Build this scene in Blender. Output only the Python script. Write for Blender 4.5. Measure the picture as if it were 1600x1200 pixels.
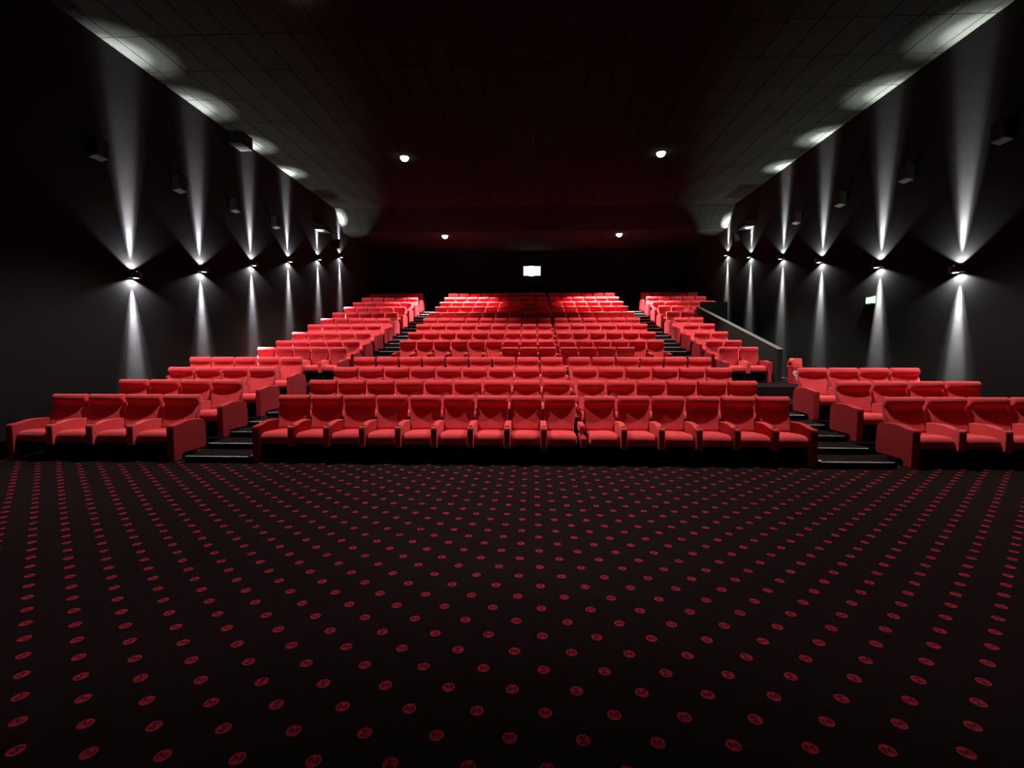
import bpy, bmesh, math, random
from mathutils import Vector, Matrix

for o in list(bpy.data.objects): bpy.data.objects.remove(o, do_unlink=True)
S = bpy.context.scene
C = S.collection
R = math.radians

# ------------------------------------------------------------------ camera, world, exposure
cd = bpy.data.cameras.new('camera'); cam = bpy.data.objects.new('camera', cd); C.objects.link(cam)
cd.sensor_width = 36; cd.lens = 36*750/1600; cd.clip_start = .05; cd.clip_end = 200
cam.location = (0, 0, 1.75)
cam.rotation_euler = (R(90)-math.atan(50/750), 0, math.atan(31/750))
S.camera = cam
S.view_settings.view_transform = 'Standard'; S.view_settings.look = 'None'
S.view_settings.gamma = 1; S.view_settings.use_curve_mapping = False
S.view_settings.exposure = 0.0
W = bpy.data.worlds.new('world'); S.world = W; W.use_nodes = True
W.node_tree.nodes['Background'].inputs[0].default_value = (0.01, 0.01, 0.012, 1)
W.node_tree.nodes['Background'].inputs[1].default_value = 0.1

DOWN_POWER = 2700; DOWN_COL = (1.0, .93, .84)
BACK_POWER = 8200
SC_UP = 30000; SC_DOWN = 34000; SC_WIDE = 9500; SC_SPILL = 210
SCREEN_FILL = 0.05  # glow of the unseen screen, added as soft fill on the seats

def spot(name, loc, direction, power, size, blend, col, radius, parent=None):
    l = bpy.data.lights.new(name, 'SPOT'); l.energy = power; l.spot_size = R(size); l.spot_blend = blend
    l.color = col; l.shadow_soft_size = radius
    o = bpy.data.objects.new(name, l); C.objects.link(o); o.location = loc
    o.rotation_euler = Vector(direction).to_track_quat('-Z', 'Y').to_euler()
    if parent: o.parent = parent
    return o

# ------------------------------------------------------------------ materials
def mat(name, col, rough=.8, metal=0., spec=.3, emit=None, strength=0, sheen=0., var=0., scale=30., bump=0., bscale=200.):
    m = bpy.data.materials.new(name); m.use_nodes = True
    nt = m.node_tree; b = nt.nodes['Principled BSDF']
    b.inputs['Base Color'].default_value = (*col, 1); b.inputs['Roughness'].default_value = rough
    b.inputs['Metallic'].default_value = metal; b.inputs['Specular IOR Level'].default_value = spec
    if emit: b.inputs['Emission Color'].default_value = (*emit, 1); b.inputs['Emission Strength'].default_value = strength
    if sheen:
        b.inputs['Sheen Weight'].default_value = sheen; b.inputs['Sheen Roughness'].default_value = .5
        b.inputs['Sheen Tint'].default_value = (1, .55, .5, 1)
    if var or bump: tc = nt.nodes.new('ShaderNodeTexCoord')
    if var:
        n = nt.nodes.new('ShaderNodeTexNoise'); n.inputs['Scale'].default_value = scale; n.inputs['Detail'].default_value = 4
        nt.links.new(tc.outputs['Object'], n.inputs['Vector'])
        r = nt.nodes.new('ShaderNodeMapRange'); r.inputs['To Min'].default_value = 1-var; r.inputs['To Max'].default_value = 1+var
        nt.links.new(n.outputs['Fac'], r.inputs['Value'])
        x = nt.nodes.new('ShaderNodeVectorMath'); x.operation = 'SCALE'; x.inputs[0].default_value = col
        nt.links.new(r.outputs[0], x.inputs['Scale']); nt.links.new(x.outputs[0], b.inputs['Base Color'])
    if bump:
        n = nt.nodes.new('ShaderNodeTexNoise'); n.inputs['Scale'].default_value = bscale
        nt.links.new(tc.outputs['Object'], n.inputs['Vector'])
        p = nt.nodes.new('ShaderNodeBump'); p.inputs['Strength'].default_value = bump; p.inputs['Distance'].default_value = .004
        nt.links.new(n.outputs['Fac'], p.inputs['Height']); nt.links.new(p.outputs[0], b.inputs['Normal'])
    return m

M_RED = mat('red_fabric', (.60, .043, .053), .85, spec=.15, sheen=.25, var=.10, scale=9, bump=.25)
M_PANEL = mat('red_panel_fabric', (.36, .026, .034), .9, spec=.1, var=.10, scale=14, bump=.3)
M_BLACK = mat('black_steel', (.012, .012, .012), .5, spec=.3, var=.2)
M_HOLE = mat('black_plastic', (.008, .006, .006), .6, spec=.1, var=.2)
M_WALL = mat('black_wall_fabric', (.0120, .0122, .0124), .95, spec=.0, var=.12, scale=4, bump=.3, bscale=90)
M_BACKW = mat('black_paint', (.007, .0075, .008), .95, spec=.0, var=.2, scale=3)
M_CEIL = mat('ceiling_tile_black', (.0122, .0140, .0120), .95, spec=.0, var=.12, scale=3, bump=.2, bscale=60)
M_GRID = mat('ceiling_grid', (.003, .003, .003), .8, spec=.05, var=.1)
M_CARP = mat('dark_carpet', (.012, .0075, .0085), 1., spec=.0, var=.5, scale=25, bump=.8, bscale=150)
M_ALU = mat('aluminium_nosing', (.55, .54, .53), .45, metal=.0, spec=.8, var=.08)
M_OLIVE = mat('grey_olive_paint', (.017, .016, .012), .8, spec=.2, var=.1, scale=3)
M_CAP = mat('partition_cap', (.027, .025, .019), .6, spec=.3, var=.08, scale=5)
M_BIN = mat('bin_red_plastic', (.62, .035, .025), .3, spec=.5, var=.06, scale=6)
M_BIND = mat('bin_dark_red_plastic', (.40, .02, .03), .3, spec=.5, var=.06, scale=6)
M_WHITE = mat('white_print', (.75, .62, .60), .5, var=.03)
M_LAMP = mat('lamp_glass', (.9, .9, .85), .3, emit=(1., .96, .82), strength=25, var=.02)
M_LENS = mat('sconce_lens', (.9, .9, .9), .3, emit=(.95, .92, 1.), strength=4, var=.02)
M_SPK = mat('speaker_cloth', (.0022, .0022, .0022), .8, spec=.2, var=.2, scale=40)
M_PORT = mat('projection_glass', (.6, .65, .7), .2, emit=(.80, .90, 1.), strength=.85, var=.03)
M_PLENS = mat('projector_lens_glass', (.9, .95, 1.), .1, emit=(.75, .88, 1.), strength=30, var=.02)
M_EXIT = mat('exit_sign_face', (.5, .9, .5), .4, emit=(.85, 1., .72), strength=2.5, var=.03)
M_EXG = mat('exit_sign_green', (.05, .5, .08), .4, emit=(.10, .8, .06), strength=.5, var=.03)
M_FILL_SCREEN = mat('fill_glow_screen', (.7, .7, .7), .9, spec=.1, emit=(.93, .94, 1.), strength=SCREEN_FILL, var=.02, scale=2)  # emission added to lift the shaded sides of the seats

def carpet_dots():
    m = bpy.data.materials.new('dotted_carpet'); m.use_nodes = True
    nt = m.node_tree; N = nt.nodes; L = nt.links; b = N['Principled BSDF']
    b.inputs['Roughness'].default_value = 1.; b.inputs['Specular IOR Level'].default_value = 0.
    def mth(op, a, c=None, d=None):
        n = N.new('ShaderNodeMath'); n.operation = op
        for i, v in enumerate((a, c, d)):
            if v is None: continue
            if isinstance(v, (int, float)): n.inputs[i].default_value = v
            else: L.new(v, n.inputs[i])
        return n.outputs[0]
    tc = N.new('ShaderNodeTexCoord'); sp = N.new('ShaderNodeSeparateXYZ'); L.new(tc.outputs['Object'], sp.inputs[0])
    X, Y = sp.outputs[0], sp.outputs[1]
    A, B, x0, y0 = .3335, .3175, -.097, 2.068
    def lattice(ox, oy):
        u = mth('ADD', mth('DIVIDE', mth('SUBTRACT', X, x0), A), .5+ox)
        v = mth('ADD', mth('DIVIDE', mth('SUBTRACT', Y, y0), B), .5+oy)
        px = mth('MULTIPLY', mth('SUBTRACT', mth('FRACT', u), .5), A)
        py = mth('MULTIPLY', mth('SUBTRACT', mth('FRACT', v), .5), B)
        h = mth('FRACT', mth('MULTIPLY', mth('SINE', mth('ADD', mth('MULTIPLY', mth('FLOOR', u), 12.9898+ox), mth('MULTIPLY', mth('FLOOR', v), 78.233))), 43758.5))
        d = mth('SQRT', mth('ADD', mth('MULTIPLY', px, px), mth('MULTIPLY', py, py)))
        return px, py, d, h
    p1 = lattice(0, 0); p2 = lattice(.5, .5)
    sel = mth('LESS_THAN', p2[2], p1[2])
    def mix(a, c, f): return mth('ADD', mth('MULTIPLY', a, mth('SUBTRACT', 1., f)), mth('MULTIPLY', c, f))
    px, py, d, h = [mix(p1[i], p2[i], sel) for i in range(4)]
    rot = mth('GREATER_THAN', h, .62)
    qx = mix(px, py, rot); qy = mix(py, mth('MULTIPLY', px, -1.), rot)
    ax = mth('ABSOLUTE', qx)
    sy = mth('LESS_THAN', mth('ABSOLUTE', qy), .0165)
    st = mth('MULTIPLY', mth('LESS_THAN', mth('ABSOLUTE', mth('SUBTRACT', ax, .0165)), .0040), sy)
    # diagonal from (.0165,.0165) to (0,-.006): y = -.006 + 1.364 x
    dg = mth('ABSOLUTE', mth('DIVIDE', mth('SUBTRACT', mth('ADD', mth('MULTIPLY', ax, 1.364), -.006), qy), 1.69))
    dgm = mth('MULTIPLY', mth('MULTIPLY', mth('LESS_THAN', dg, .0038), mth('LESS_THAN', ax, .0165)), sy)
    letter = mth('MAXIMUM', st, dgm)
    n = N.new('ShaderNodeTexNoise'); n.inputs['Scale'].default_value = 260.; L.new(tc.outputs['Object'], n.inputs['Vector'])
    edge = mth('ADD', .0335, mth('MULTIPLY', mth('SUBTRACT', n.outputs['Fac'], .5), .004))
    disc = mth('LESS_THAN', d, edge)
    fac = mth('MULTIPLY', disc, mth('SUBTRACT', 1., mth('MULTIPLY', letter, .85)))
    n2 = N.new('ShaderNodeTexNoise'); n2.inputs['Scale'].default_value = 22.; n2.inputs['Detail'].default_value = 6.; L.new(tc.outputs['Object'], n2.inputs['Vector'])
    mr = N.new('ShaderNodeMapRange'); mr.inputs['To Min'].default_value = .55; mr.inputs['To Max'].default_value = 1.4; L.new(n2.outputs['Fac'], mr.inputs['Value'])
    mx = N.new('ShaderNodeMix'); mx.data_type = 'RGBA'; L.new(fac, mx.inputs[0])
    mx.inputs[6].default_value = (.0125, .0070, .0078, 1); mx.inputs[7].default_value = (.27, .020, .032, 1)
    sc = N.new('ShaderNodeVectorMath'); sc.operation = 'SCALE'; L.new(mx.outputs[2], sc.inputs[0]); L.new(mr.outputs[0], sc.inputs['Scale'])
    L.new(sc.outputs[0], b.inputs['Base Color'])
    bp = N.new('ShaderNodeBump'); bp.inputs['Strength'].default_value = .5; bp.inputs['Distance'].default_value = .004
    L.new(n.outputs['Fac'], bp.inputs['Height']); L.new(bp.outputs[0], b.inputs['Normal'])
    return m
M_DOTS = carpet_dots()

# ------------------------------------------------------------------ helpers
def link(name, me, m, parent=None, loc=(0, 0, 0), smooth=False):
    me.materials.clear(); me.materials.append(m)
    if smooth:
        for p in me.polygons: p.use_smooth = True
    o = bpy.data.objects.new(name, me); C.objects.link(o); o.location = loc
    if parent: o.parent = parent
    return o
def mesh(bm, name):
    bmesh.ops.recalc_face_normals(bm, faces=bm.faces)
    me = bpy.data.meshes.new(name); bm.to_mesh(me); bm.free(); return me
def bx(bm, x0, x1, y0, y1, z0, z1):
    v = [bm.verts.new(p) for p in ((x0,y0,z0),(x1,y0,z0),(x1,y1,z0),(x0,y1,z0),(x0,y0,z1),(x1,y0,z1),(x1,y1,z1),(x0,y1,z1))]
    for f in ((0,3,2,1),(4,5,6,7),(0,1,5,4),(1,2,6,5),(2,3,7,6),(3,0,4,7)): bm.faces.new([v[i] for i in f])
def box_mesh(name, *a, bevel=0., seg=2):
    bm = bmesh.new(); bx(bm, *a)
    if bevel: bmesh.ops.bevel(bm, geom=bm.edges[:], offset=bevel, segments=seg, affect='EDGES', profile=.6)
    return mesh(bm, name)
def prism_x(bm, prof, x0, x1, r=0., n=3, mid=0):
    """side profile (y,z) swept along x, its two ends rounded with radius r"""
    cy = sum(p[0] for p in prof)/len(prof); cz = sum(p[1] for p in prof)/len(prof)
    rings = []
    if r > 0:
        for i in range(n+1):
            a = math.pi/2*i/n; rings.append((x0+r-r*math.cos(a), r*(1-math.sin(a))))
        rings += [(x0+x1-x, s) for x, s in reversed(rings)]
        if mid:
            rings[n+1:n+1] = [(x0+r+(x1-x0-2*r)*j/mid, 0) for j in range(1, mid)]
    else: rings = [(x0, 0), (x1, 0)]
    # inward offset by vertex normals
    k = len(prof); nrm = []
    area = sum(prof[i][0]*prof[(i+1)%k][1]-prof[(i+1)%k][0]*prof[i][1] for i in range(k))
    sg = 1 if area > 0 else -1
    for i in range(k):
        a, c = Vector(prof[i-1]), Vector(prof[(i+1)%k]); t = (c-a).normalized(); nrm.append(Vector((-t.y, t.x))*sg)
    vs = []
    for x, s in rings: vs.append([bm.verts.new((x, prof[i][0]+nrm[i].x*s, prof[i][1]+nrm[i].y*s)) for i in range(k)])
    for a, c in zip(vs, vs[1:]):
        for i in range(k): bm.faces.new((a[i], a[(i+1)%k], c[(i+1)%k], c[i]))
    bm.faces.new(vs[0]); bm.faces.new(vs[-1])
def cyl(bm, c, r, h, n=20, axis='Z', r2=None):
    m = Matrix.Translation(c)
    if axis == 'X': m = m @ Matrix.Rotation(R(90), 4, 'Y')
    if axis == 'Y': m = m @ Matrix.Rotation(R(90), 4, 'X')
    bmesh.ops.create_cone(bm, cap_ends=True, segments=n, radius1=r, radius2=r if r2 is None else r2, depth=h, matrix=m)
def empty(name, loc, label, cat, group=None):
    o = bpy.data.objects.new(name, None); C.objects.link(o); o.location = loc; o.empty_display_size = .1
    o['label'] = label; o['category'] = cat
    if group: o['group'] = group
    return o
def struct(name, me, m):
    o = link(name, me, m); o['kind'] = 'structure'; return o

# ------------------------------------------------------------------ layout
XL, XR, YF, YB = -8.66, 8.62, -5.2, 26.5
ZC = 8.03; ZB = 7.22
ROWY = [8.0, 9.15, 10.3, 11.5, 14.6, 15.6, 16.7, 17.9, 19.1, 20.2, 21.5, 22.6, 23.8, 25.0]
ROWZ = [0., .19, .40, .61, .88, 1.11, 1.43, 1.77, 2.08, 2.40, 2.76, 3.08, 3.43, 3.77]
FR = [y-.76 for y in ROWY]            # front edge of every tier
LA = (-5.50, -4.42); RA = (4.34, 5.46)  # the two aisles
PX = 7.30                             # partition beside the right-hand rows

# ------------------------------------------------------------------ room shell
fl = struct('floor', box_mesh('floor', XL, XR, YF, FR[1]+.02, -.12, 0.), M_DOTS)
struct('wall_left', box_mesh('wall_left', XL-.2, XL, YF, YB, -.12, ZC+.1), M_WALL)
struct('wall_right', box_mesh('wall_right', XR, XR+.2, YF, YB, -.12, ZC+.1), M_WALL)
struct('wall_back', box_mesh('wall_back', XL-.2, XR+.2, YB, YB+.2, -.12, ZC+.1), M_BACKW)
struct('wall_front', box_mesh('wall_front', XL-.2, XR+.2, YF-.2, YF, -.12, ZC+.1), M_BACKW)

# ceiling: deck, then tiles hung under it with open joints
SL0, SL1 = (21.2, ZC), (22.05, ZB)
bm = bmesh.new()
prof = [(YF, ZC+.02), (SL0[0]+.01, ZC+.02), (SL1[0]+.01, ZB+.02), (YB, ZB+.02), (YB, ZC+.2), (YF, ZC+.2)]
prism_x(bm, prof, XL-.2, XR+.2)
ce = struct('ceiling', mesh(bm, 'ceiling'), M_GRID)
TW, TL, G = .6, 1.2, .010
x_first = XL+.29-TW
cols = []
x = x_first
while x < XR:
    a, c = max(x+G/2, XL+.003), min(x+TW-G/2, XR-.003)
    if c-a > .05: cols.append((a, c))
    x += TW
tile_cache = {}
def tile(a, c, y0, y1):
    key = (round(c-a, 3), round(y1-y0, 3))
    if key not in tile_cache:
        w, l = (c-a)/2, (y1-y0)/2
        b_ = bmesh.new(); bx(b_, -w, w, -l, l, -.012, .010)
        for v in b_.verts:
            if v.co.z < 0: v.co.x *= (w-.004)/w; v.co.y *= (l-.004)/l
        tile_cache[key] = mesh(b_, 'ceiling_tile')
    return link('ceiling_tile', tile_cache[key], M_CEIL, ce, ((a+c)/2, (y0+y1)/2, ZC+.008))
rest = bmesh.new(); count = 0
y = 6.1
while y < SL0[0]-.05:
    y1 = min(y+TL, SL0[0])
    for a, c in cols:
        if count < 300 and y < 17.5: tile(a, c, y+G/2, y1-G/2); count += 1
        else: bx(rest, a, c, y+G/2, y1-G/2, ZC-.004, ZC+.018)
    y += TL
y = 6.1
while y > YF:
    y0 = max(y-TL, YF)
    for a, c in cols: bx(rest, a, c, y0+G/2, y-G/2, ZC-.004, ZC+.018)
    y -= TL
# sloping bulkhead panels and the low ceiling over the back rows
sv = Vector((0, SL1[0]-SL0[0], SL1[1]-SL0[1])); sl = sv.length
for a, c in cols:
    n0 = len(rest.verts); bx(rest, a, c, .01, sl-.01, -.004, .018)
    rest.verts.ensure_lookup_table()
    ang = math.atan2(sv.z, sv.y)
    for v in rest.verts[n0:]:
        yy, zz = v.co.y, v.co.z
        v.co.y = SL0[0]+yy*math.cos(ang)-zz*math.sin(ang); v.co.z = SL0[1]+yy*math.sin(ang)+zz*math.cos(ang)
y = SL1[0]
while y < YB-.1:
    y1 = min(y+TL, YB)
    for a, c in cols: bx(rest, a, c, y+G/2, y1-G/2, ZB-.004, ZB+.018)
    y += TL
t = link('ceiling_tile', mesh(rest, 'ceiling_tiles_far'), M_CEIL, ce); t['kind'] = 'stuff'

# ------------------------------------------------------------------ tiers and steps (children of the floor)
def solid(name, parent, m, *a): return link(name, box_mesh(name, *a), m, parent)
cross0 = 12.12
tiers = []
for k in (1, 2, 3): tiers.append((FR[k], cross0 if k == 3 else FR[k+1], ROWZ[k]))
tiers.append((cross0, FR[5], ROWZ[4]))
for k in range(5, 14): tiers.append((FR[k], YB if k == 13 else FR[k+1], ROWZ[k]))
for i, (a, b, z) in enumerate(tiers):
    right_end = XR
    if 4 <= i <= 9: right_end = PX
    e = .001
    solid('seating_tier', fl, M_CARP, XL+e, LA[0], a+e, b, -.1, z)
    solid('seating_tier', fl, M_CARP, LA[1], RA[0], a+e, b, -.1, z)
    solid('seating_tier', fl, M_CARP, RA[1], right_end-e, a+e, b, -.1, z)
solid('corridor_floor', fl, M_CARP, PX+.16, XR-.001, FR[5], FR[11], -.1, ROWZ[4])
link('platform_edge', box_mesh('platform_edge', 6.15, 7.2, cross0+.0, cross0+.05, ROWZ[4]-.002, ROWZ[4]+.004), M_CARP, fl)
steps = [(7.30,.1),(7.87,.2),(8.45,.3),(9.05,.4),(9.70,.5),(10.35,.6),(11.45,.7),(12.05,.8),(12.65,.88)]
for k in range(5, 14):
    steps.append((FR[k]-.56 if k > 5 else FR[k]-.3, (ROWZ[k-1]+ROWZ[k])/2)); steps.append((FR[k], ROWZ[k]))
for (ax0, ax1), side in ((LA, -1), (RA, 1)):
    for i, (y0, z) in enumerate(steps):
        y1 = steps[i+1][0] if i+1 < len(steps) else YB
        st = solid('aisle_step', fl, M_CARP, ax0+.001, ax1-.001, y0, y1, -.1, z)
        b_ = bmesh.new(); bx(b_, ax0+.01, ax1-.05, y0-.006, y0+.014, z-.012, z+.004)
        nz = link('step_nosing', mesh(b_, 'step_nosing'), M_ALU, st)
        if i == 0:
            xm = ax1-.005 if side < 0 else ax0+.015
            b_ = bmesh.new(); cyl(b_, (xm-.0, y0+.05, z+.012), .022, .02, 12, r2=.012)
            link('step_marker', mesh(b_, 'step_marker'), M_ALU, st)

# partition wall with cap, and parapet closing the corridor
s_ = (4.0-1.84)/(22.73-14.63)
def ptop(y): return 1.84+(y-14.63)*s_
bm = bmesh.new(); ye = FR[11]+.0
prism_x(bm, [(14.63, ROWZ[4]+.001), (14.63, ptop(14.63)-.03), (ye, ptop(ye)-.03), (ye, ROWZ[4]+.001)], PX+.002, PX+.158)
pw = struct('wall_partition', mesh(bm, 'wall_partition'), M_OLIVE)
bm = bmesh.new(); prism_x(bm, [(14.60, ptop(14.6)-.03), (14.60, ptop(14.6)), (ye+.02, ptop(ye+.02)), (ye+.02, ptop(ye+.02)-.03)], PX-.012, PX+.172)
link('cap_rail', mesh(bm, 'cap_rail'), M_CAP, pw)
bm = bmesh.new(); bx(bm, PX+.16, XR-.001, ye-.1, ye+.0, ROWZ[4]+.001, 3.965)
pp = struct('wall_parapet', mesh(bm, 'wall_parapet'), M_BACKW)

# ------------------------------------------------------------------ seats
P = .5687
def arc(cy, cz, ry, rz, a0, a1, n):
    return [(cy+ry*math.cos(R(a0+(a1-a0)*i/n)), cz+rz*math.sin(R(a0+(a1-a0)*i/n))) for i in range(n+1)]
back_prof = [(-.118,.40),(-.080,.50),(-.042,.61),(-.008,.71),(.024,.79),(.046,.85)] + \
            arc(.066, .938, .070, .082, 228, 8, 10) + [(.128,.86),(.112,.62),(.05,.42)]
def back_mesh():
    bm = bmesh.new(); prism_x(bm, back_prof, -.262, .262, r=.024, mid=8)
    for v in bm.verts:
        t = min(1, max(0, (v.co.z-.58)/.10)); t = t*t*(3-2*t)
        v.co.x *= .875+.125*t
        u = min(1, max(0, (v.co.z-.80)/.08))
        v.co.y += (.014-.034*(1-(v.co.x/.262)**2))*u
    return mesh(bm, 'backrest')
cush_prof = [(-.565,.285),(-.605,.305),(-.625,.35),(-.622,.40),(-.600,.440),(-.555,.462),(-.48,.468),(-.35,.462),(-.2,.452),(-.055,.445),(-.055,.30)]
def cush_mesh():
    bm = bmesh.new(); prism_x(bm, cush_prof, -.228, .228, r=.028, mid=6)
    for v in bm.verts:   # the middle of the cushion stands a little proud
        if v.co.z > .42: v.co.z += .012*(1-(v.co.x/.228)**2)
    return mesh(bm, 'seat_cushion')
arm_top = [(-.672,.545),(-.664,.572),(-.64,.586),(-.56,.590),(-.50,.596),(-.44,.612),(-.36,.624),(-.26,.628),(-.14,.622)]
def arm_mesh():
    bm = bmesh.new(); prism_x(bm, [(-.66,.255),(-.672,.30)]+arm_top+[(-.045,.612),(-.045,.30),(-.10,.255)], -.048, .048, r=.014, n=2)
    return mesh(bm, 'armrest')
def panel_mesh():
    bm = bmesh.new()
    prism_x(bm, [(-.665,.0),(-.672,.03)]+arm_top+[(-.02,.612),(.045,.585),(.085,.53),(.095,.46),(.095,.16),(.06,.10),(-.46,.10),(-.50,.07),(-.51,.0)], -.05, .05, r=.012, n=2)
    return mesh(bm, 'side_panel')
def cup_mesh():
    bm = bmesh.new(); cyl(bm, (0, -.585, .588), .036, .012, 16)
    for v in bm.verts: v.co.z += (v.co.y+.585)*.05
    return mesh(bm, 'cup_holder')
def frame_mesh():
    bm = bmesh.new()
    bx(bm, -.21, .21, -.55, -.08, .265, .29)
    bx(bm, -.283, .283, -.14, -.09, .004, .255)  # back plate added to hide the lit floor, keeping the under-seat dark
    for q in (-1, 1): bx(bm, min(q*.217, q*.227), max(q*.217, q*.227), -.60, -.08, .05, .30)  # side plates added to block light under the seat
    return mesh(bm, 'frame_and_shade_plates')
def leg_mesh():
    bm = bmesh.new(); bx(bm, -.022, .022, -.32, -.22, .02, .27); bx(bm, -.03, .03, -.36, -.16, .0, .02)
    return mesh(bm, 'leg')
def midarm_pad():
    bm = bmesh.new(); prism_x(bm, [(-.40,.475),(-.42,.50),(-.42,.575),(-.39,.60),(-.05,.60),(-.03,.475)], -.046, .046, r=.018); return mesh(bm, 'folded_armrest')
def midarm_low():
    bm = bmesh.new(); prism_x(bm, [(-.64,.27),(-.65,.30),(-.65,.41),(-.62,.435),(-.08,.42),(-.08,.27)], -.044, .044, r=.014, n=2); return mesh(bm, 'middle_block')
def midarm_knob():
    bm = bmesh.new(); prism_x(bm, [(.02,.67),(.0,.69),(.0,.72),(.02,.74),(.10,.74),(.10,.67)], -.040, .040, r=.014, n=2); return mesh(bm, 'back_link')
MB = back_mesh(); MC = cush_mesh(); MA = arm_mesh(); MP = panel_mesh(); MU = cup_mesh(); MF = frame_mesh(); ML = leg_mesh()
MG = box_mesh('gap_shade_plate', -P/2-.092, -P/2+.001, -.14, -.09, .004, .26)  # black plate added to cover the lit floor seen through the gap
M1, M2, M3 = midarm_pad(), midarm_low(), midarm_knob()

def proto(kind):
    """kinds: plain (arm on its left), left_end, right_end (adds the panel on its right), gap (folded arm on its left)"""
    r = bpy.data.objects.new('cinema_chair', None); C.objects.link(r); r.empty_display_size = .1
    link('backrest', MB, M_RED, r, smooth=True); link('seat_cushion', MC, M_RED, r, smooth=True)
    link('frame_and_shade_plates', MF, M_BLACK, r); link('leg', ML, M_BLACK, r)
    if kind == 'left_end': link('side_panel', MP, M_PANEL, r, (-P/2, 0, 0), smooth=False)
    elif kind == 'gap':
        link('folded_armrest', M1, M_RED, r, (-P/2-.045, 0, 0), smooth=True)
        link('gap_shade_plate', MG, M_BLACK, r)
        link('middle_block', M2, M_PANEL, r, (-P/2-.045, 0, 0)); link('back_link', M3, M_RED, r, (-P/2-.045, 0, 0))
    else:
        a = link('armrest', MA, M_RED, r, (-P/2, 0, 0)); link('cup_holder', MU, M_HOLE, a)
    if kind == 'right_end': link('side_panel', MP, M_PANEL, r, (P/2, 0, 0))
    return r
protos = {}; used = set()
def kids(o): return [c for c in C.objects if c.parent == o]
tree = {}
def seat(kind, x, y, z, label, group, sx=1.):
    if kind not in protos:
        r = protos[kind] = proto(kind)
        tree[kind] = [(c, kids(c)) for c in kids(r)]
    else:
        r = protos[kind].copy(); C.objects.link(r)
        for c, g in tree[kind]:
            cc = c.copy(); C.objects.link(cc); cc.parent = r
            for q in g:
                qq = q.copy(); C.objects.link(qq); qq.parent = cc
    r.location = (x, y, z); r.scale = (sx, 1, 1)
    r['label'] = label; r['category'] = 'seat'; r['group'] = group
    return r
ORD = ['first','second','third','fourth','fifth','sixth','seventh','eighth','ninth','tenth','eleventh','twelfth','thirteenth','fourteenth','fifteenth']
ROWN = ['front row'] + ['%s row from the front' % ORD[i] for i in range(1, 13)] + ['rearmost row']
def block(side, row, xs, sx, gap_at=None):
    n = len(xs); y, z = ROWY[row], ROWZ[row]
    grp = 'red cinema seats, %s block, %s' % (side, ROWN[row])
    for i, x in enumerate(xs):
        kind = 'left_end' if i == 0 else 'right_end' if i == n-1 else 'gap' if i == gap_at else 'plain'
        if i == 0: pos = 'leftmost'
        elif i == n-1: pos = 'rightmost'
        else: pos = '%s from left' % ORD[i]
        if side == 'short centre': lab = 'red cinema seat, %s in the short centre row behind the cross aisle' % pos
        else: lab = 'red cinema seat, %s in %s, %s block' % (pos, ROWN[row], side)
        seat(kind, x, y, z, lab, grp, sx)
def span(x0, x1, n):
    """seat centres and x-scale so that n backrests run from x0 to x1"""
    p = (x1-x0+.045)/n
    return [x0-.0225+p*(i+.5) for i in range(n)], p/P
CL = -4.34
cx = [CL+.262+P*i+(.09 if i >= 9 else 0) for i in range(15)]
for r_ in range(14):
    if r_ == 4: block('short centre', r_, cx[6:13], 1., gap_at=3)
    else: block('centre', r_, cx, 1., gap_at=9)
left = {0: (-8.40,-5.77,4), 1: (-8.20,-5.71,4), 2: (-8.07,-5.66,4), 3: (-8.45,-5.63,5), 4: (-8.53,-5.72,5)}
for r_ in range(14):
    a, b, n = left.get(r_, (-8.49, -5.68, 5)); xs, sx = span(a, b, n); block('left', r_, xs, sx)
right = {0: (5.76,8.38,4), 1: (5.70,8.29,4), 2: (5.62,8.08,4), 3: None, 4: (5.60,6.75,2)}
for r_ in range(14):
    q = right.get(r_, (5.56, 6.68, 2) if r_ < 11 else (5.57, 8.43, 5))
    if q is None: continue
    xs, sx = span(*q); block('right', r_, xs, sx)

# ------------------------------------------------------------------ downlights
def downlight(x, y, z, power, label, size):
    e = empty('ceiling_downlight', (x, y, z), label, 'ceiling light', 'round ceiling downlights')
    bm = bmesh.new()
    n = 28
    for ra, rb, za, zb in ((.175,.135,-.018,-.022),(.135,.125,-.022,-.004),(.175,.175,-.018,-.006)):
        A = [bm.verts.new((ra*math.cos(2*math.pi*i/n), ra*math.sin(2*math.pi*i/n), za)) for i in range(n)]
        B = [bm.verts.new((rb*math.cos(2*math.pi*i/n), rb*math.sin(2*math.pi*i/n), zb)) for i in range(n)]
        for i in range(n): bm.faces.new((A[i], A[(i+1)%n], B[(i+1)%n], B[i]))
    link('trim_ring', mesh(bm, 'trim_ring'), M_GRID, e)
    bm = bmesh.new(); bmesh.ops.create_uvsphere(bm, u_segments=24, v_segments=14, radius=.135)
    for v in bm.verts: v.co.z = -.012+(v.co.z*.95 if v.co.z < 0 else 0)  # lower half swollen into a dome to imitate the lamp's round bloom
    link('lamp_disc', mesh(bm, 'lamp_disc'), M_LAMP, e)
    spot('lamp_light', (0, 0, -.17), (0, 0, -1), power, size, .35, DOWN_COL, .09, e)
downlight(-4.12, 8.6, ZC, DOWN_POWER*.88, 'round downlight in the ceiling above the front row, left of the middle', 94)
downlight(4.07, 8.6, ZC, DOWN_POWER*.88, 'round downlight in the ceiling above the front row, right of the middle', 94)
downlight(-4.12, 15.77, ZC, DOWN_POWER, 'glowing downlight in the high tiled ceiling, left one of the nearer pair', 94)
downlight(4.05, 15.76, ZC, DOWN_POWER, 'glowing downlight in the high tiled ceiling, right one of the nearer pair', 94)
downlight(-4.10, 22.85, ZB, BACK_POWER, 'small glowing downlight in the low rear ceiling, left of the projector', 90)
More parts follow.
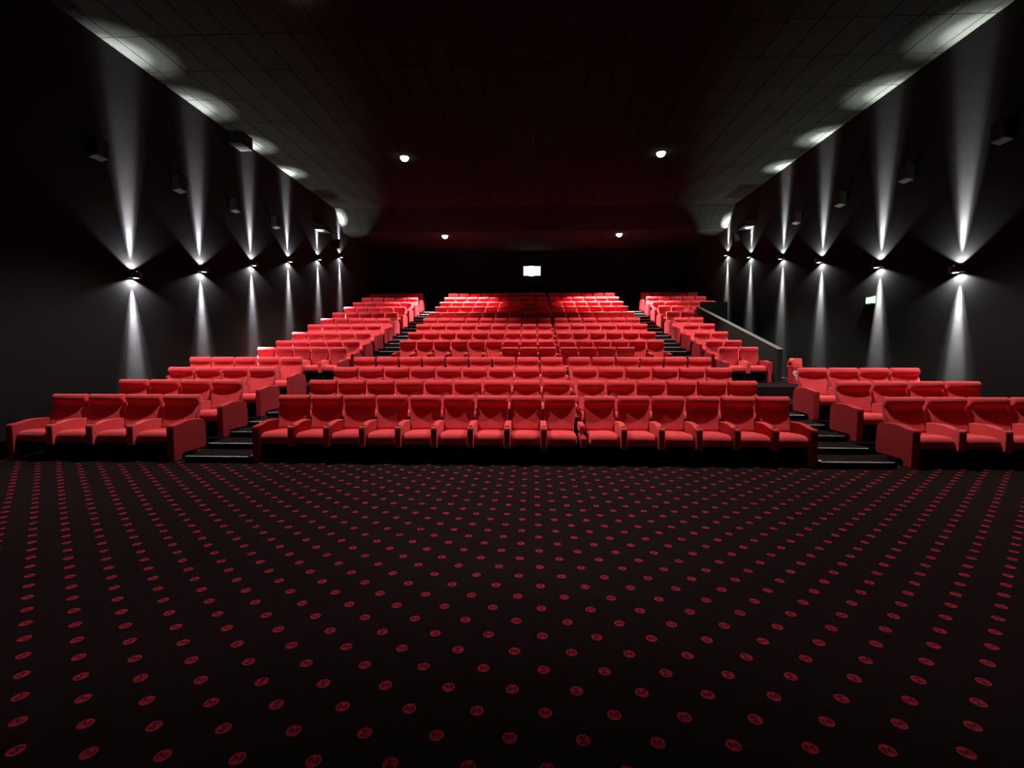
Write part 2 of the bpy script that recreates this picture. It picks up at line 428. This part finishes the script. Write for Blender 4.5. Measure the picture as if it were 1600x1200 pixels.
downlight(4.03, 22.85, ZB, BACK_POWER, 'small glowing downlight in the low rear ceiling, right of the projector', 90)

# ------------------------------------------------------------------ wall sconces
def sconce(side, y, z, i):
    w = XL if side < 0 else XR; d = -side    # d points into the room
    col = (1., .95, 1.) if side < 0 else (1., .98, .97)
    word = ['nearest', 'second nearest', 'third nearest', 'third farthest', 'second farthest', 'farthest'][i]
    e = empty('wall_sconce', (w, y, z), 'black up and down wall light, %s of six on the %s wall' % (word, 'left' if side < 0 else 'right'), 'wall light', 'wall lights on the %s wall' % ('left' if side < 0 else 'right'))
    bm = bmesh.new(); pts = [(0, -.16), (.10, -.14), (.17, -.08), (.19, 0), (.17, .08), (.10, .14), (0, .16)]
    lo = [bm.verts.new((d*(a+.012), b, -.065)) for a, b in pts]; hi = [bm.verts.new((d*(a+.012), b, .065)) for a, b in pts]
    k = len(pts); bm.faces.new(lo); bm.faces.new(hi)
    for j in range(k): bm.faces.new((lo[j], lo[(j+1)%k], hi[(j+1)%k], hi[j]))
    bmesh.ops.bevel(bm, geom=[ed for ed in bm.edges if abs(ed.verts[0].co.z-ed.verts[1].co.z) < .001], offset=.008, segments=2, affect='EDGES')
    link('lamp_housing', mesh(bm, 'lamp_housing'), M_BLACK, e)
    link('wall_plate', box_mesh('wall_plate', min(0, d*.012), max(0, d*.012), -.12, .12, -.09, .09), M_BLACK, e)
    for s in (1, -1):
        bm = bmesh.new(); cyl(bm, (d*.105, 0, s*.066), .05, .012, 16); link('lens', mesh(bm, 'lens'), M_LENS, e)
        t = .018
        spot('beam_light', (d*.06, 0, s*.085), (-d*t, 0, s), SC_UP if s > 0 else SC_DOWN, 17, 1., col, .012, e)
        spot('soft_beam_light', (d*.06, 0, s*.085), (d*.01, 0, s), SC_WIDE*.8, 28 if s > 0 else 30, 1., col, .012, e)
        spot('spill_light', (d*.105, 0, s*.085), (-d*.15, 0, s), SC_SPILL, 118 if s > 0 else 146, .25, col, .012, e)
SY = [(10.16,3.41),(12.38,3.90),(14.75,4.47),(17.02,5.0),(19.44,5.53),(21.70,6.05)]
SYL = [10.16,12.35,14.66,16.93,19.32,21.55]; SYR = [10.15,12.41,14.85,17.11,19.57,21.84]
for i in range(6):
    sconce(-1, SYL[i], SY[i][1], i); sconce(1, SYR[i], SY[i][1], i)

# ------------------------------------------------------------------ surround speakers and boxes
def speaker(side, y, z, label):
    w = XL if side < 0 else XR; d = -side
    e = empty('surround_speaker', (w, y, z), label, 'speaker', 'surround speakers on the side walls')
    bm = bmesh.new()
    prof = [(.08, -.26), (.08, .22), (.34, .26), (.30, -.20)]
    lo = [bm.verts.new((d*a, -.19, b)) for a, b in prof]; hi = [bm.verts.new((d*a, .19, b)) for a, b in prof]
    bm.faces.new(lo); bm.faces.new(hi)
    for j in range(4): bm.faces.new((lo[j], lo[(j+1)%4], hi[(j+1)%4], hi[j]))
    bmesh.ops.bevel(bm, geom=bm.edges[:], offset=.012, segments=2, affect='EDGES')
    link('cabinet', mesh(bm, 'cabinet'), M_SPK, e)
    e.scale = (.75, .75, .75)
    link('bracket', box_mesh('bracket', min(0, d*.09), max(0, d*.09), -.05, .05, -.12, .12), M_BLACK, e)
    bm = bmesh.new()
    n0 = [(d*.345, -.16, .225), (d*.345, .16, .225), (d*.307, .16, -.175), (d*.307, -.16, -.175)]
    v1 = [bm.verts.new(p) for p in n0]; v2 = [bm.verts.new((p[0]-d*.012, p[1], p[2])) for p in n0]
    bm.faces.new(v1); bm.faces.new(v2)
    for j in range(4): bm.faces.new((v1[j], v1[(j+1)%4], v2[(j+1)%4], v2[j]))
    link('grille', mesh(bm, 'grille'), M_HOLE, e)
nm = ['nearest', 'second nearest', 'third nearest', 'second farthest', 'farthest']
for s, yy in ((-1, [9.36, 11.55, 13.75, 15.95, 20.95]), (1, [9.30, 11.55, 13.9, 16.1, 20.75])):
    for i, y in enumerate(yy):
        speaker(s, y, [5.72, 5.80, 5.95, 6.05, 6.45][i], 'black surround speaker, %s of five on the %s wall' % (nm[i], 'left' if s < 0 else 'right'))
for s, y in ((-1, 19.42), (1, 19.6)):
    w = XL if s < 0 else XR; d = -s
    e = empty('wall_box', (w, y, 6.72), 'flat black box catching the beam above second farthest light, %s wall' % ('left' if s < 0 else 'right'), 'box')
    link('casing', box_mesh('casing', min(0, d*.40), max(0, d*.40), -.34, .34, -.10, .10, bevel=.01), M_SPK, e)
    link('mounting_rail', box_mesh('mounting_rail', min(0, d*.05), max(0, d*.05), -.30, .30, .10, .16), M_BLACK, e)
e = empty('ceiling_box', (XL, 14.06, 7.86), 'black box in the corner of ceiling and left wall beside third light beam', 'box')
link('casing', box_mesh('casing', .0, .38, -.28, .28, -.17, .15, bevel=.015), M_SPK, e)
link('mounting_rail', box_mesh('mounting_rail', .0, .30, .28, .32, -.05, .10), M_BLACK, e)

# ------------------------------------------------------------------ projection port
e = empty('projection_window', (0, YB, 6.15), 'glowing projection window with bluish white beam high on the rear wall', 'window')
link('glass_pane', box_mesh('glass_pane', -.47, .46, -.02, -.01, -.26, .25), M_PORT, e)
bm = bmesh.new()
for a in ((-.53,-.47,-.06,-.001,-.32,.31), (.46,.52,-.06,-.001,-.32,.31), (-.47,.46,-.06,-.001,.25,.31), (-.47,.46,-.06,-.001,-.32,-.26)): bx(bm, *a)
link('window_frame', mesh(bm, 'window_frame'), M_BACKW, e)
bm = bmesh.new(); cyl(bm, (-.03, -.06, -.03), .25, .08, 28, 'Y', r2=.25); link('projector_lens', mesh(bm, 'projector_lens'), M_PLENS, e)
spot('projector_light', (-.03, -.14, -.03), (0, -1, -.07), 1500, 34, .4, (.35, .5, 1.), .1, e)

# ------------------------------------------------------------------ unseen cinema screen behind the viewer, its glow added as soft fill light
e = empty('fill_glow_screen', (0, YF+.25, 0), 'unseen added cinema screen, glowing as fill light, on the wall facing the seats', 'screen')
link('fill_glow_surface', box_mesh('fill_glow_surface', -7.6, 7.6, -.02, .02, 1.1, 7.3), M_FILL_SCREEN, e)
bm = bmesh.new()
for a in ((-7.8,-7.6,-.06,.06,.9,7.5), (7.6,7.8,-.06,.06,.9,7.5), (-7.6,7.6,-.06,.06,7.3,7.5), (-7.6,7.6,-.06,.06,.9,1.1)): bx(bm, *a)
link('screen_frame', mesh(bm, 'screen_frame'), M_BLACK, e)
bm = bmesh.new()
for x in (-6., -2., 2., 6.): bx(bm, x-.05, x+.05, -.2, .0, .0, .95)
link('screen_stand', mesh(bm, 'screen_stand'), M_BLACK, e)

# ------------------------------------------------------------------ exit sign
e = empty('exit_sign', (XR, 12.68, 3.06), 'small glowing green and white exit sign beside the right wall light beam', 'exit sign')
link('sign_housing', box_mesh('sign_housing', -.05, 0, -.14, .14, -.085, .085, bevel=.006), M_EXG, e)
link('sign_face', box_mesh('sign_face', -.056, -.049, -.12, .12, -.065, .065), M_EXIT, e)

# ------------------------------------------------------------------ litter bins
def heart(s, off=0.):
    pts = []
    for i in range(36):
        t = 2*math.pi*i/36
        x = 16*math.sin(t)**3; z = 13*math.cos(t)-5*math.cos(2*t)-2*math.cos(3*t)-math.cos(4*t)
        pts.append((x*s, z*s))
    return pts
def bin_(loc, rz, label, logo, with_mat):
    e = empty('litter_bin', loc, label, 'bin', 'red litter bins'); e.rotation_euler.z = rz; e.scale = (.70, .8, 1)
    def frus(bm, w0, d0, w1, d1, z0, z1):
        lo = [bm.verts.new((a*w0, b*d0, z0)) for a, b in ((-1,-1),(1,-1),(1,1),(-1,1))]
        hi = [bm.verts.new((a*w1, b*d1, z1)) for a, b in ((-1,-1),(1,-1),(1,1),(-1,1))]
        bm.faces.new(lo); bm.faces.new(hi)
        for j in range(4): bm.faces.new((lo[j], lo[(j+1)%4], hi[(j+1)%4], hi[j]))
    bm = bmesh.new(); frus(bm, .15, .14, .185, .165, 0, .46)
    bmesh.ops.bevel(bm, geom=[ed for ed in bm.edges if abs(ed.verts[0].co.z-ed.verts[1].co.z) > .1], offset=.025, segments=3, affect='EDGES')
    link('bin_body', mesh(bm, 'bin_body'), M_BIND, e)
    link('rim', box_mesh('rim', -.20, .20, -.18, .18, .455, .485, bevel=.01), M_BIN, e)
    bm = bmesh.new()
    pts = [(-.195, .485), (-.165, .60), (-.12, .68), (-.08, .70), (.19, .70), (.195, .485)]
    lo = [bm.verts.new((a, -.175+(.05 if b > .6 else 0), b)) for a, b in pts]; hi = [bm.verts.new((a, .175, b)) for a, b in pts]
    bm.faces.new(lo); bm.faces.new(hi); k = len(pts)
    for j in range(k): bm.faces.new((lo[j], lo[(j+1)%k], hi[(j+1)%k], hi[j]))
    bmesh.ops.bevel(bm, geom=bm.edges[:], offset=.012, segments=2, affect='EDGES')
    ld = link('lid', mesh(bm, 'lid'), with_mat, e)
    bm = bmesh.new(); v = [bm.verts.new(p) for p in ((-.196,-.10,.51),(-.196,.10,.51),(-.168,.10,.60),(-.168,-.10,.60))]
    bm.faces.new(v); r = bmesh.ops.extrude_face_region(bm, geom=bm.faces[:])
    for q in r['geom']:
        if isinstance(q, bmesh.types.BMVert): q.co.x -= .006
    link('flap', mesh(bm, 'flap'), M_HOLE, ld)
    if logo:
        def ribbon(bm, outer, inner, cz, cx_=0):
            k = len(outer)
            def pt(a, b, dy=0):
                z = cz+b; yy = -(.14+.025*z/.46)-.0015-dy; return (cx_+a, yy, z)
            A = [bm.verts.new(pt(*p, .003)) for p in outer]; B = [bm.verts.new(pt(*p, .003)) for p in inner]
            A2 = [bm.verts.new(pt(*p, -.003)) for p in outer]; B2 = [bm.verts.new(pt(*p, -.003)) for p in inner]
            for j in range(k):
                n_ = (j+1) % k
                bm.faces.new((A[j], A[n_], B[n_], B[j])); bm.faces.new((A[j], A[n_], A2[n_], A2[j])); bm.faces.new((B[j], B[n_], B2[n_], B2[j]))
        bm = bmesh.new()
        def sq(p, kx, kz): return [(a*kx, b*kz) for a, b in p]
        ribbon(bm, sq(heart(.0050), 1.3, .95), sq(heart(.0034), 1.3, .85), .29)
        ribbon(bm, sq(heart(.0078), 1.28, .8), sq(heart(.0067), 1.28, .78), .285)
        ribbon(bm, [(-.02,.05),(.02,.05),(.004,-.04),(-.004,-.04)], [(-.008,.04),(.008,.04),(.001,-.02),(-.001,-.02)], .13)
        link('heart_emblem', mesh(bm, 'heart_emblem'), M_WHITE, e)
bin_((7.185, 13.45, ROWZ[4]), 0, 'red litter bin with white heart emblem beside the end of the sloping partition', True, M_BIN)
bin_((-8.36, 12.45, ROWZ[4]), 0, 'dark red litter bin behind the leftmost seats against the left wall', False, M_BIND)
